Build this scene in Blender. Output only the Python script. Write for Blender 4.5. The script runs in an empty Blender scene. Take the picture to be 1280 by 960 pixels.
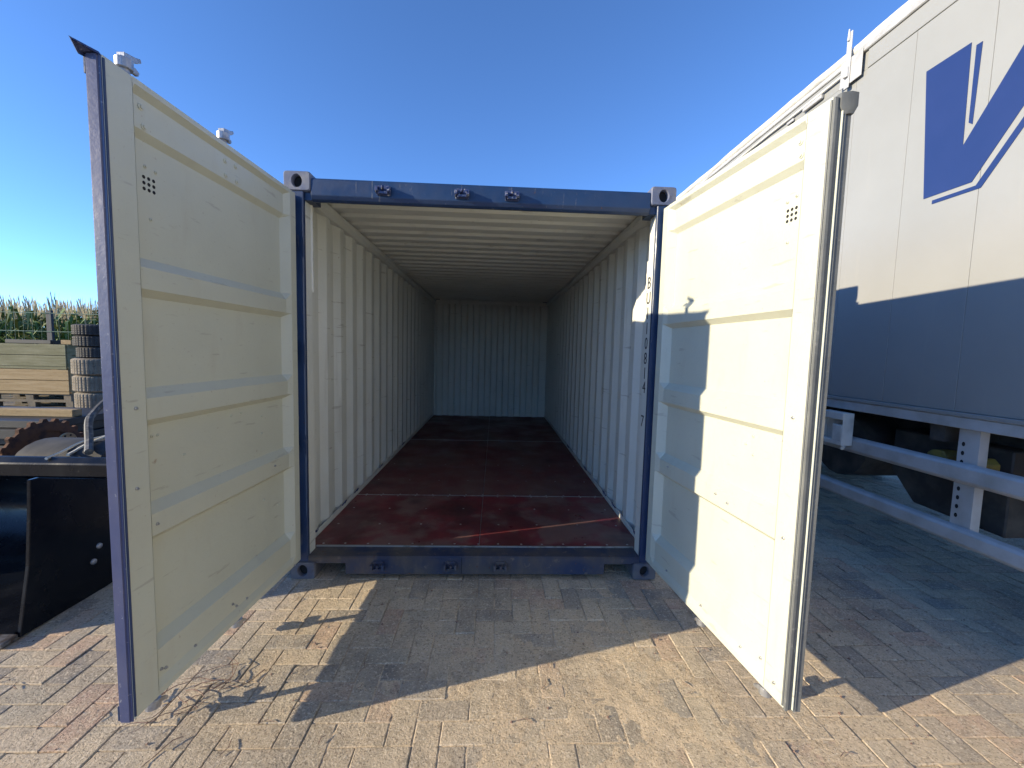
import bpy, bmesh, math, random
import numpy as np
from mathutils import Vector, Matrix, noise

random.seed(7)
S = bpy.context.scene
COL = S.collection
R = math.radians

# ------------------------------------------------------------------ camera
cam_d = bpy.data.cameras.new('camera')
cam = bpy.data.objects.new('camera', cam_d)
COL.objects.link(cam)
yaw, pitch, roll = 0.0430, -0.0784, 0.0256
fw = Vector((math.sin(yaw) * math.cos(pitch), math.cos(yaw) * math.cos(pitch), math.sin(pitch)))
rt = Vector((math.cos(yaw), -math.sin(yaw), 0))
up = rt.cross(fw)
rt, up = (math.cos(roll) * rt + math.sin(roll) * up), (math.cos(roll) * up - math.sin(roll) * rt)
cam.matrix_world = Matrix(((rt.x, up.x, -fw.x, 0.0918), (rt.y, up.y, -fw.y, -2.6533), (rt.z, up.z, -fw.z, 1.5268), (0, 0, 0, 1)))
cam_d.sensor_width = 36
cam_d.lens = 515.1 / 1280 * 36
cam_d.clip_start = 0.05
cam_d.clip_end = 3000
S.camera = cam

# ------------------------------------------------------------------ light
ELEV = R(15.3)
to_sun = Vector((-1.0, -0.29, 0)).normalized() * math.cos(ELEV) + Vector((0, 0, math.sin(ELEV)))
w = bpy.data.worlds.new('World')
S.world = w
w.use_nodes = True
nt = w.node_tree
bg = nt.nodes['Background']
sky = nt.nodes.new('ShaderNodeTexSky')
sky.sky_type = 'NISHITA'
sky.sun_disc = False
sky.sun_elevation = ELEV
sky.sun_rotation = math.atan2(to_sun.x, to_sun.y)
sky.altitude = 300
sky.air_density = 0.6
sky.dust_density = 0.0
sky.ozone_density = 5.4
nt.links.new(sky.outputs[0], bg.inputs[0])
bg.inputs[1].default_value = 0.088
sd = bpy.data.lights.new('sun', 'SUN')
sd.energy = 2.0
sd.angle = R(0.5)
sd.color = (1.0, 0.86, 0.62)
sun = bpy.data.objects.new('sun', sd)
COL.objects.link(sun)
sun.rotation_euler = to_sun.to_track_quat('Z', 'Y').to_euler()
S.view_settings.view_transform = 'Standard'
S.view_settings.look = 'None'
S.view_settings.gamma = 1
S.view_settings.use_curve_mapping = False
S.view_settings.exposure = 2.1
S.cycles.max_bounces = 10
S.cycles.diffuse_bounces = 3
S.cycles.glossy_bounces = 4
S.cycles.use_denoising = True


# ------------------------------------------------------------------ materials
def mat(name, base, rough=0.5, metal=0.0, layers=(), bump=None, spec=0.5, rnd=None, rough_noise=None, coat=0.0):
    """layers: (kind, scale, colour, lo, hi[, stretch xyz]); rnd: ('object'|'island', [colours])"""
    m = bpy.data.materials.new(name)
    m.use_nodes = True
    t = m.node_tree
    b = t.nodes['Principled BSDF']
    b.inputs['Roughness'].default_value = rough
    b.inputs['Metallic'].default_value = metal
    b.inputs['Specular IOR Level'].default_value = spec
    b.inputs['Coat Weight'].default_value = coat
    geo = t.nodes.new('ShaderNodeNewGeometry')
    pos = geo.outputs['Position']
    rgb = t.nodes.new('ShaderNodeRGB')
    rgb.outputs[0].default_value = (*base, 1)
    cur = rgb.outputs[0]
    if rnd:
        r = t.nodes.new('ShaderNodeValToRGB')
        r.color_ramp.interpolation = 'CONSTANT'
        n = len(rnd[1])
        while len(r.color_ramp.elements) < n:
            r.color_ramp.elements.new(0.5)
        for i, c in enumerate(rnd[1]):
            r.color_ramp.elements[i].position = i / n
            r.color_ramp.elements[i].color = (*c, 1)
        if rnd[0] == 'object':
            oi = t.nodes.new('ShaderNodeObjectInfo')
            t.links.new(oi.outputs['Random'], r.inputs[0])
        else:
            t.links.new(geo.outputs['Random Per Island'], r.inputs[0])
        cur = r.outputs[0]

    def tex(scale, stretch=None, detail=6, offs=0.0, nrough=0.55):
        v = pos
        mp = t.nodes.new('ShaderNodeMapping')
        mp.inputs['Location'].default_value = (offs, offs * 0.7, offs * 0.3)
        if stretch:
            mp.inputs['Scale'].default_value = stretch
        t.links.new(pos, mp.inputs[0])
        v = mp.outputs[0]
        n = t.nodes.new('ShaderNodeTexNoise')
        n.inputs['Scale'].default_value = scale
        n.inputs['Detail'].default_value = detail
        n.inputs['Roughness'].default_value = nrough
        t.links.new(v, n.inputs['Vector'])
        return n.outputs['Fac']
    for k, L in enumerate(layers):
        scale, col, lo, hi = L[:4]
        stretch = L[4] if len(L) > 4 else None
        amt = L[5] if len(L) > 5 else 1.0
        f = tex(scale, stretch, offs=3.1 * k + 1)
        mr = t.nodes.new('ShaderNodeMapRange')
        mr.inputs[1].default_value = lo
        mr.inputs[2].default_value = hi
        mr.inputs[4].default_value = amt
        t.links.new(f, mr.inputs[0])
        mx = t.nodes.new('ShaderNodeMix')
        mx.data_type = 'RGBA'
        t.links.new(mr.outputs[0], mx.inputs[0])
        t.links.new(cur, mx.inputs[6])
        mx.inputs[7].default_value = (*col, 1)
        cur = mx.outputs[2]
    t.links.new(cur, b.inputs['Base Color'])
    if rough_noise:
        sc, a, c = rough_noise
        mr = t.nodes.new('ShaderNodeMapRange')
        mr.inputs[1].default_value = 0.3
        mr.inputs[2].default_value = 0.7
        mr.inputs[3].default_value = a
        mr.inputs[4].default_value = c
        t.links.new(tex(sc, offs=9), mr.inputs[0])
        t.links.new(mr.outputs[0], b.inputs['Roughness'])
    if bump:
        prev = None
        for sc, dist in bump:
            bp = t.nodes.new('ShaderNodeBump')
            bp.inputs['Strength'].default_value = 1.0
            bp.inputs['Distance'].default_value = dist
            t.links.new(tex(sc, detail=6, offs=5 + sc * .13, nrough=0.68), bp.inputs['Height'])
            if prev:
                t.links.new(prev, bp.inputs['Normal'])
            prev = bp.outputs[0]
        t.links.new(prev, b.inputs['Normal'])
    return m


CREAM = (0.53, 0.54, 0.45)
M = {}
M['cream'] = mat('cream_paint', CREAM, 0.42, layers=[(1.6, (0.485, 0.495, 0.415), 0.42, 0.75), (9, (0.45, 0.43, 0.35), 0.58, 0.85, (1, 1, 0.25), 0.6), (4.5, (0.30, 0.28, 0.235), 0.65, 0.70, (1, 1, 7), 0.45), (30, (0.36, 0.33, 0.28), 0.66, 0.74, (1, 1, 3), 0.4), (60, (0.30, 0.24, 0.18), 0.68, 0.76, None, 0.6), (16, (0.24, 0.13, 0.07), 0.72, 0.78, None, 0.55)],
                 bump=[(2.2, 0.007), (5, 0.002), (160, 0.0003)], rough_noise=(5, 0.32, 0.6))
M['inner'] = mat('cream_inside_paint', (0.67, 0.68, 0.635), 0.5, layers=[(1.2, (0.59, 0.60, 0.555), 0.4, 0.7), (12, (0.38, 0.36, 0.31), 0.60, 0.85, (1, 1, 0.15), 0.6), (5, (0.30, 0.28, 0.24), 0.65, 0.70, (0.6, 0.6, 7), 0.5), (26, (0.22, 0.13, 0.08), 0.70, 0.77, None, 0.6)],
                 bump=[(3, 0.006), (160, 0.0003)])
M['blue'] = mat('dark_blue_paint', (0.010, 0.030, 0.086), 0.38, layers=[(2.5, (0.018, 0.042, 0.105), 0.4, 0.7), (25, (0.12, 0.12, 0.14), 0.66, 0.75, None, 0.5), (6, (0.16, 0.16, 0.17), 0.66, 0.69, (7, 7, 1), 0.5), (40, (0.10, 0.045, 0.025), 0.70, 0.75, None, 0.8)],
                bump=[(6, 0.003), (200, 0.0003)], rough_noise=(8, 0.28, 0.55))
M['blue_dirty'] = mat('dirty_blue_paint', (0.012, 0.026, 0.075), 0.6, layers=[(3.5, (0.085, 0.072, 0.062), 0.36, 0.66), (9, (0.12, 0.10, 0.08), 0.52, 0.7, (1, 1, 0.3), 0.7), (22, (0.17, 0.14, 0.11), 0.60, 0.72, None, 0.7), (35, (0.09, 0.04, 0.02), 0.66, 0.72)],
                      bump=[(30, 0.001)])
M['casting'] = mat('grey_blue_casting', (0.10, 0.12, 0.19), 0.6, layers=[(9, (0.19, 0.19, 0.21), 0.45, 0.7), (30, (0.07, 0.05, 0.05), 0.62, 0.75)], bump=[(50, 0.0015)])
M['casting_low'] = mat('dusty_casting', (0.07, 0.075, 0.11), 0.75, layers=[(9, (0.17, 0.155, 0.14), 0.35, 0.7), (40, (0.09, 0.07, 0.06), 0.6, 0.75)], bump=[(50, 0.0015)])
M['dark'] = mat('hole_shade_and_joint', (0.012, 0.012, 0.014), 0.9)  # near-black colour for the shade inside holes, and for the sill joint
M['galv'] = mat('galvanised_steel', (0.42, 0.43, 0.45), 0.45, 0.7, layers=[(30, (0.25, 0.25, 0.27), 0.45, 0.7)], bump=[(60, 0.001)])
M['keeper'] = mat('painted_keeper', (0.035, 0.05, 0.13), 0.45, layers=[(60, (0.35, 0.35, 0.36), 0.58, 0.66)])
M['rubber'] = mat('grey_rubber', (0.10, 0.106, 0.108), 0.55, layers=[(6, (0.15, 0.155, 0.15), 0.4, 0.7), (40, (0.26, 0.25, 0.23), 0.62, 0.72, None, 0.6)], bump=[(12, 0.003), (40, 0.001)])
M['edge_blue'] = mat('weathered_blue_edge', (0.055, 0.068, 0.15), 0.35, layers=[(4, (0.085, 0.092, 0.16), 0.4, 0.7), (50, (0.3, 0.3, 0.32), 0.66, 0.75)], bump=[(20, 0.0015)])
M['alu'] = mat('bare_aluminium', (0.55, 0.55, 0.55), 0.4, 0.8, layers=[(20, (0.3, 0.28, 0.25), 0.5, 0.7)])
M['ply'] = mat('red_brown_plywood', (0.19, 0.026, 0.032), 0.42,
               layers=[(3.0, (0.11, 0.022, 0.024), 0.4, 0.6), (1.9, (0.19, 0.115, 0.095), 0.53, 0.60, None, 0.7), (5, (0.21, 0.15, 0.12), 0.56, 0.72, None, 0.6), (2.2, (0.03, 0.015, 0.014), 0.56, 0.70, None, 0.7), (70, (0.16, 0.12, 0.1), 0.68, 0.75, None, 0.7)],
               bump=[(60, 0.0006)], rough_noise=(3, 0.22, 0.7))
M['ply_dusty'] = mat('dusty_brown_plywood', (0.15, 0.036, 0.036), 0.45,
               layers=[(1.6, (0.17, 0.10, 0.082), 0.42, 0.64, None, 0.7), (5, (0.16, 0.115, 0.095), 0.54, 0.72, None, 0.6), (2.2, (0.05, 0.022, 0.02), 0.56, 0.70, None, 0.6)], bump=[(60, 0.0006)], rough_noise=(3, 0.35, 0.8))
M['caulk'] = mat('white_sealant', (0.66, 0.65, 0.58), 0.6, bump=[(70, 0.003)])
M['ink'] = mat('black_marking', (0.02, 0.02, 0.022), 0.6)
M['white'] = mat('white_vehicle_paint', (0.295, 0.30, 0.295), 0.42, layers=[(0.9, (0.265, 0.27, 0.262), 0.4, 0.7), (7, (0.36, 0.345, 0.31), 0.60, 0.8, (1, 1, 0.12), 0.6)], bump=[(1.2, 0.006)])
M['tarp_lit_bracket'] = mat('tarpaulin_and_lit_bracket', (0.62, 0.61, 0.57), 0.5, layers=[(5, (0.4, 0.39, 0.36), 0.5, 0.75)], bump=[(9, 0.006)])  # tarpaulin; on the guard end bracket its paleness stands in for sunlight
M['grey_alu'] = mat('grey_aluminium_rail', (0.50, 0.505, 0.51), 0.45, 0.15, layers=[(6, (0.37, 0.365, 0.35), 0.4, 0.7)])
M['letter'] = mat('blue_vinyl', (0.012, 0.030, 0.125), 0.4, layers=[(3, (0.016, 0.034, 0.135), 0.4, 0.7)])
M['chassis'] = mat('dirty_black_chassis', (0.03, 0.03, 0.031), 0.75, layers=[(6, (0.075, 0.07, 0.062), 0.45, 0.7)])
M['tyre'] = mat('black_tyre_rubber', (0.022, 0.022, 0.024), 0.75, layers=[(5, (0.05, 0.048, 0.045), 0.4, 0.7)])
M['tyre_dusty'] = mat('dusty_tyre_rubber', (0.17, 0.145, 0.11), 0.85, layers=[(6, (0.25, 0.21, 0.16), 0.4, 0.65), (30, (0.04, 0.038, 0.035), 0.6, 0.7)])
M['gloss'] = mat('glossy_black_paint', (0.005, 0.006, 0.009), 0.2, spec=0.3, layers=[(7, (0.012, 0.013, 0.016), 0.5, 0.7), (30, (0.10, 0.09, 0.075), 0.70, 0.78, None, 0.5)], bump=[(3, 0.003)], rough_noise=(4, 0.16, 0.36))
M['worn'] = mat('worn_steel_edge', (0.30, 0.28, 0.26), 0.4, 0.6, layers=[(20, (0.12, 0.09, 0.07), 0.45, 0.6)])
M['rust'] = mat('rusty_iron', (0.13, 0.055, 0.025), 0.9, layers=[(14, (0.05, 0.025, 0.018), 0.45, 0.65)], bump=[(60, 0.002)])
M['tan_iron'] = mat('tan_coated_iron', (0.46, 0.31, 0.16), 0.7, layers=[(16, (0.25, 0.14, 0.07), 0.5, 0.65)], bump=[(60, 0.002)])
M['wood_olive'] = mat('olive_grey_boards', (0.15, 0.145, 0.075), 0.85, layers=[(6, (0.21, 0.20, 0.12), 0.42, 0.66, (0.3, 1, 3)), (30, (0.09, 0.08, 0.05), 0.6, 0.72, (0.2, 1, 3))], bump=[(30, 0.003)])
M['wood_tan'] = mat('tan_boards', (0.29, 0.20, 0.095), 0.85, layers=[(6, (0.36, 0.26, 0.14), 0.42, 0.66, (0.3, 1, 3)), (30, (0.15, 0.10, 0.05), 0.6, 0.72, (0.2, 1, 3))], bump=[(30, 0.003)])
M['wood_pallet'] = mat('weathered_pallet_wood', (0.17, 0.14, 0.10), 0.9, layers=[(8, (0.10, 0.085, 0.065), 0.45, 0.65)], bump=[(30, 0.003)])
M['plate'] = mat('dark_steel_plate', (0.018, 0.019, 0.021), 0.5, 0.1, layers=[(5, (0.035, 0.032, 0.03), 0.45, 0.7)])
M['hose'] = mat('dusty_black_hose', (0.07, 0.068, 0.066), 0.6, layers=[(30, (0.2, 0.19, 0.17), 0.5, 0.7)])
M['rope'] = mat('pale_rope', (0.6, 0.57, 0.48), 0.8)
M['fence'] = mat('green_fence_wire', (0.12, 0.20, 0.15), 0.6)
M['post'] = mat('dark_grey_post', (0.035, 0.042, 0.055), 0.7)
M['yellow'] = mat('faded_yellow_plastic', (0.26, 0.20, 0.04), 0.7, layers=[(8, (0.13, 0.11, 0.05), 0.45, 0.65)])
M['root'] = mat('dry_brown_roots', (0.17, 0.10, 0.075), 0.9, layers=[(40, (0.28, 0.19, 0.14), 0.45, 0.65)])
M['corn'] = mat('corn_leaves', (0.09, 0.15, 0.03), 0.6, rnd=('island', [(0.09, 0.16, 0.03), (0.12, 0.19, 0.045), (0.07, 0.12, 0.025), (0.20, 0.21, 0.06), (0.10, 0.17, 0.035)]))
M['tassel'] = mat('corn_tassels', (0.40, 0.33, 0.20), 0.8, rnd=('island', [(0.42, 0.34, 0.21), (0.32, 0.25, 0.15), (0.38, 0.36, 0.20)]))
SANDC = (0.62, 0.485, 0.335)
PAV = [(0.56, 0.465, 0.34), (0.60, 0.495, 0.36), (0.52, 0.445, 0.335), (0.56, 0.39, 0.285), (0.38, 0.345, 0.295), (0.58, 0.475, 0.35), (0.25, 0.24, 0.225), (0.53, 0.45, 0.34), (0.50, 0.34, 0.255), (0.57, 0.47, 0.345), (0.33, 0.305, 0.27), (0.57, 0.465, 0.335)]
pav_layers = [(1.1, SANDC, 0.34, 0.66, None, 0.6), (6, SANDC, 0.46, 0.68, None, 0.65), (14, (0.36, 0.30, 0.225), 0.5, 0.68, None, 0.55), (1.7, (0.22, 0.195, 0.165), 0.50, 0.72, None, 0.55), (55, (0.25, 0.195, 0.14), 0.56, 0.66, None, 0.6), (120, (0.15, 0.115, 0.085), 0.58, 0.66, None, 0.75), (95, (0.74, 0.63, 0.48), 0.55, 0.66, None, 0.75)]
pav_bump = [(9, 0.010), (34, 0.010), (110, 0.008)]
M['paver'] = mat('concrete_paver', PAV[0], 0.9, layers=pav_layers, bump=pav_bump, rnd=('object', PAV), spec=0.25)
M['paver_far'] = mat('concrete_paver_joined', PAV[0], 0.9, layers=pav_layers, bump=pav_bump, rnd=('island', PAV), spec=0.25)
M['sand'] = mat('joint_sand', SANDC, 0.95, layers=pav_layers[2:], bump=pav_bump, spec=0.2)
M['ground'] = mat('paved_ground', (0.30, 0.245, 0.18), 0.95, layers=[(0.5, (0.21, 0.18, 0.14), 0.4, 0.65), (12, (0.17, 0.145, 0.115), 0.5, 0.7)], bump=[(20, 0.01)], spec=0.2)


# ------------------------------------------------------------------ mesh builder
class MB:
    def __init__(self, f=None):
        self.v, self.f, self.mi, self.map = [], [], [], f
        self.cur = 0

    def add(self, vs, fs):
        o = len(self.v)
        self.v += [tuple(self.map(*p)) if self.map else tuple(p) for p in vs]
        self.f += [tuple(i + o for i in q) for q in fs]
        self.mi += [self.cur] * len(fs)
        return self

    def box(self, x0, x1, y0, y1, z0, z1):
        return self.add([(x, y, z) for z in (z0, z1) for y in (y0, y1) for x in (x0, x1)],
                        [(0, 2, 3, 1), (4, 5, 7, 6), (0, 1, 5, 4), (2, 6, 7, 3), (0, 4, 6, 2), (1, 3, 7, 5)])

    def prism(self, poly, axis, a, b):
        """poly: 2-D points in the plane of the other two axes (in xyz order)"""
        n = len(poly)

        def p3(p, t):
            q = list(p)
            q.insert(axis, t)
            return q
        self.add([p3(p, a) for p in poly] + [p3(p, b) for p in poly],
                 [tuple(range(n))[::-1], tuple(range(n, 2 * n))] + [(i, (i + 1) % n, n + (i + 1) % n, n + i) for i in range(n)])
        return self

    def sheet(self, prof, axis, a, b, n=1):
        """open profile extruded along axis"""
        k = len(prof)
        vs = []
        for j in range(n + 1):
            t = a + (b - a) * j / n
            for p in prof:
                q = list(p)
                q.insert(axis, t)
                vs.append(q)
        self.add(vs, [(j * k + i, j * k + i + 1, (j + 1) * k + i + 1, (j + 1) * k + i) for j in range(n) for i in range(k - 1)])
        return self

    def tube(self, pts, r, seg=8, cap=True):
        pts = [Vector(p) for p in pts]
        rs = r if isinstance(r, (list, tuple)) else [r] * len(pts)
        vs, fs = [], []
        up_ = None
        for i, p in enumerate(pts):
            d = (pts[min(i + 1, len(pts) - 1)] - pts[max(i - 1, 0)]).normalized()
            if up_ is None:
                up_ = Vector((0, 0, 1)) if abs(d.z) < 0.9 else Vector((1, 0, 0))
            a = d.cross(up_).normalized()
            up_ = a.cross(d).normalized()
            for k in range(seg):
                t = 2 * math.pi * k / seg
                vs.append(p + rs[i] * (math.cos(t) * a + math.sin(t) * up_))
        for i in range(len(pts) - 1):
            for k in range(seg):
                fs.append((i * seg + k, i * seg + (k + 1) % seg, (i + 1) * seg + (k + 1) % seg, (i + 1) * seg + k))
        if cap:
            fs.append(tuple(range(seg))[::-1])
            fs.append(tuple(range((len(pts) - 1) * seg, len(pts) * seg)))
        return self.add(vs, fs)

    def lathe(self, prof, c, axis=2, seg=24, closed=False):
        """prof: (radius, height) pairs; axis 0/1/2"""
        vs, fs = [], []
        n = len(prof)
        for k in range(seg):
            t = 2 * math.pi * k / seg
            for r, h in prof:
                q = [r * math.cos(t), r * math.sin(t)]
                q.insert(axis, h)
                vs.append((q[0] + c[0], q[1] + c[1], q[2] + c[2]))
        m = n if closed else n - 1
        for k in range(seg):
            for i in range(m):
                a, b = k * n + i, k * n + (i + 1) % n
                c2, d = ((k + 1) % seg) * n + (i + 1) % n, ((k + 1) % seg) * n + i
                fs.append((a, b, c2, d))
        return self.add(vs, fs)

    def build(self, name, mats, parent=None, bevel=0, seg=1, smooth=False, recalc=True, loc=None):
        me = bpy.data.meshes.new(name)
        o0 = Vector(parent.location) if parent else Vector((0, 0, 0))
        if parent and parent.parent:
            o0 = o0 + parent.parent.location
        if loc is not None:
            base = Vector(loc)
        elif parent:
            base = o0
        else:
            base = Vector((0, 0, 0))
        me.from_pydata([(p[0] - base.x, p[1] - base.y, p[2] - base.z) for p in self.v], [], self.f)
        for m in (mats if isinstance(mats, (list, tuple)) else [mats]):
            me.materials.append(M[m])
        if len(set(self.mi)) > 1:
            me.polygons.foreach_set('material_index', self.mi)
        if recalc or bevel:
            bm = bmesh.new()
            bm.from_mesh(me)
            if bevel:
                bmesh.ops.remove_doubles(bm, verts=bm.verts, dist=1e-5)
            bmesh.ops.recalc_face_normals(bm, faces=bm.faces)
            if bevel:
                es = [e for e in bm.edges if len(e.link_faces) == 2 and e.calc_face_angle(0) > 0.5]
                bmesh.ops.bevel(bm, geom=es, offset=bevel, segments=seg, affect='EDGES', profile=0.5)
            bm.to_mesh(me)
            bm.free()
        if smooth:
            me.polygons.foreach_set('use_smooth', [True] * len(me.polygons))
            try:
                me.set_sharp_from_angle(angle=R(smooth if smooth is not True else 40))
            except Exception:
                pass
        ob = bpy.data.objects.new(name, me)
        COL.objects.link(ob)
        if parent:
            ob.parent = parent
            if loc is not None:
                ob.location = base - o0
        else:
            ob.location = base
        return ob


def tag(o, label=None, cat=None, group=None, kind=None):
    if label:
        o['label'] = label
    if cat:
        o['category'] = cat
    if group:
        o['group'] = group
    if kind:
        o['kind'] = kind
    return o


def empty(name, loc):
    o = bpy.data.objects.new(name, None)
    COL.objects.link(o)
    o.location = loc
    return o


def copy_tree(o, parent=None):
    c = o.copy()
    COL.objects.link(c)
    c.parent = parent
    for ch in [x for x in bpy.data.objects if x.parent == o]:
        copy_tree(ch, c)
    return c


def circ(cx, cy, r, n=12, ry=None):
    ry = r if ry is None else ry
    return [(cx + r * math.cos(2 * math.pi * k / n), cy + ry * math.sin(2 * math.pi * k / n)) for k in range(n)]


# ------------------------------------------------------------------ ground and paving
ground = MB().add([(-700, -700, -0.03), (700, -700, -0.03), (700, 900, -0.03), (-700, 900, -0.03)], [(0, 1, 2, 3)]).build('ground', 'ground')
tag(ground, kind='structure')
U = 0.106
X0, Y0 = -1.999, -0.951


def paver_mesh(i):
    rs = random.Random(i)
    L, W, H, c = 0.2095, 0.1035, 0.06, 0.004
    vs = []
    for (dx, dy, z) in ((0, 0, -H), (0, 0, -c), (c, c, 0)):
        for sx, sy in ((-1, -1), (1, -1), (1, 1), (-1, 1)):
            vs.append((sx * (L / 2 - dx) + rs.uniform(-.0014, .0014), sy * (W / 2 - dy) + rs.uniform(-.0014, .0014), z + (rs.uniform(-.0012, .0012) if z == 0 else 0)))
    fs = [(8, 9, 10, 11)]
    for r in (0, 4):
        for k in range(4):
            fs.append((r + k, r + (k + 1) % 4, r + 4 + (k + 1) % 4, r + 4 + k))
    me = bpy.data.meshes.new('paver')
    me.from_pydata(vs, [], fs)
    me.materials.append(M['paver'])
    return me, vs, fs


PM = [paver_mesh(i) for i in range(10)]


def project(p):
    d = Vector(p) - cam.matrix_world.translation
    z = d.dot(fw)
    if z < 0.1:
        return None
    return 640 + 515.1 * d.dot(rt) / z, 480 - 515.1 * d.dot(up) / z, z


cands, rest = [], []
for a in range(-50, 95):
    for b in range(-18, 80):
        s = (a + b) % 4
        if s == 0:
            cx, cy, rz = X0 + (a + 1) * U, Y0 + (b + 0.5) * U, 0
        elif s == 2:
            cx, cy, rz = X0 + (a + 0.5) * U, Y0 + (b + 1) * U, math.pi / 2
        else:
            continue
        if cx < -6.5 or cx > 7 or cy > 7.2:
            continue
        if -1.1 < cx < 1.1 and cy > 0.5:
            continue
        q = project((cx, cy, 0))
        vis = q and -10 < q[0] < 1290 and q[1] < 985
        if vis:
            # behind the doors
            px, py = q[0], q[1]
            if 160 < px < 372 and py < 893 - (px - 160) * 0.86:
                vis = False
            if 806 < px < 1003 and py < 700 + (px - 806) * 0.96:
                vis = False
            if cy > 0.15 and cx < 1.3 and cx > -1.3:
                vis = False
            if px < 140 and py < 735:
                vis = False
        (cands if vis else rest).append((cx, cy, rz, q[2] if q else 99))
cands.sort(key=lambda t: t[3])
rest += cands[300:]
for i, (cx, cy, rz, _) in enumerate(cands[:300]):
    o = bpy.data.objects.new('paver', PM[i % 10][0])
    COL.objects.link(o)
    o.parent = ground
    o.location = (cx, cy, random.uniform(-0.004, 0.0005))
    o.rotation_euler = (random.gauss(0, .006), random.gauss(0, .006), rz + random.choice((0, math.pi)) + random.gauss(0, .006))
mb = MB()
for i, (cx, cy, rz, _) in enumerate(rest):
    _, vs, fs = PM[i % 10]
    a = rz + random.gauss(0, .006)
    c, s = math.cos(a), math.sin(a)
    dz = random.uniform(-0.004, 0.0005)
    mb.add([(cx + c * x - s * y, cy + s * x + c * y, z + dz) for x, y, z in vs], fs)
rp = mb.build('paver_field', 'paver_far', recalc=False)
rp.parent = ground
rp['kind'] = 'stuff'

# sand lying in and over the joints: a fine uneven sheet just under the brick tops
nx, ny = 640, 300
gx = np.linspace(-3.6, 4.4, nx)
gy = np.linspace(-2.1, 1.6, ny)
hz = np.zeros((ny, nx))
for j in range(ny):
    for i in range(nx):
        x, y = gx[i], gy[j]
        big = noise.noise((x * 1.1 + 7, y * 1.1 + 3, 0.5))
        mid = noise.noise((x * 6, y * 6, 2.5))
        fin = noise.noise((x * 30, y * 30, 4.5))
        bias = math.exp(-((x - 0.6) / 1.15) ** 2 - ((y + 1.0) / 0.8) ** 2)
        edge = 1 / (1 + math.exp((x + 0.95) * 6))
        h = -0.0075 + 0.0045 * bias - 0.004 * edge + 0.004 * big + 0.0045 * mid + 0.003 * fin
        hz[j, i] = min(h, 0.0035)
vs = np.zeros((ny * nx, 3))
vs[:, 0] = np.tile(gx, ny)
vs[:, 1] = np.repeat(gy, nx)
vs[:, 2] = hz.ravel()
jj, ii = np.meshgrid(np.arange(ny - 1), np.arange(nx - 1), indexing='ij')
a = (jj * nx + ii).ravel()
quads = np.stack([a, a + 1, a + nx + 1, a + nx], 1)
me = bpy.data.meshes.new('sand')
me.from_pydata(vs.tolist(), [], quads.tolist())
me.materials.append(M['sand'])
me.polygons.foreach_set('use_smooth', [True] * len(me.polygons))
sand = bpy.data.objects.new('sand', me)
COL.objects.link(sand)
tag(sand, 'pale sand filling and covering the joints of the brick paving', 'sand', kind='stuff')
outer = MB()
for (x0, x1, y0, y1) in ((-6.6, -3.6, -2.9, 7.4), (4.4, 7.1, -2.9, 7.4), (-3.6, 4.4, 1.6, 7.4), (-3.6, 4.4, -2.9, -2.1)):
    outer.add([(x0, y0, -0.008), (x1, y0, -0.008), (x1, y1, -0.008), (x0, y1, -0.008)], [(0, 1, 2, 3)])
ob = outer.build('sand_bed', 'sand', ground, recalc=False)
ob['kind'] = 'stuff'

# ------------------------------------------------------------------ shipping container
C = empty('shipping_container', (0, 3.03, 0))
tag(C, 'dark blue shipping container with cream inside and both doors swung open', 'container')
HW = 1.219
FZ = 0.165
XW = 1.166       # inner wall plane


def casting(x0, x1, y0, y1, z0, z1, m, front):
    cx, cz = (x0 + x1) / 2, (z0 + z1) / 2
    n = 24
    out_, inn = [], []
    for k in range(n):
        t = 2 * math.pi * (k + .5) / n
        c, s = math.cos(t), math.sin(t)
        # rounded rectangle
        e = 0.22
        ox = (abs(c) ** e) * (1 if c > 0 else -1) * (x1 - x0) / 2
        oz = (abs(s) ** e) * (1 if s > 0 else -1) * (z1 - z0) / 2
        out_.append((cx + ox, cz + oz))
        inn.append((cx + c * 0.030, cz + s * 0.037))
    b = MB()
    d = 1 if front else -1
    yf, yb = (y0, y1) if front else (y1, y0)
    rings = [[(x, yb, z) for x, z in out_], [(cx + (x - cx) * 1.0, yf + d * .008, cz + (z - cz)) for x, z in out_], [(cx + (x - cx) * .93, yf, cz + (z - cz) * .91) for x, z in out_],
             [(cx + (x - cx) * 1.12, yf, cz + (z - cz) * 1.1) for x, z in inn], [(x, yf + d * .006, z) for x, z in inn], [(x, yf + d * .045, z) for x, z in inn]]
    vs, fs = [], []
    for r_ in rings:
        vs += r_
    for r_ in range(5):
        for k in range(n):
            fs.append((r_ * n + k, r_ * n + (k + 1) % n, (r_ + 1) * n + (k + 1) % n, (r_ + 1) * n + k))
    fs.append(tuple(range(n)))
    b.add(vs, fs)
    ob = b.build('corner_casting', m, C, smooth=35)
    back = MB().prism([(cx + c2 * .030 * .999, cz + s2 * .037 * .999) for c2, s2 in [(math.cos(2 * math.pi * k / 16), math.sin(2 * math.pi * k / 16)) for k in range(16)]], 1, yf + d * .034, yf + d * .044).build('hole_shade', 'dark', ob)  # near-black plug, shade of the recess put into its colour
    return ob


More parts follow.
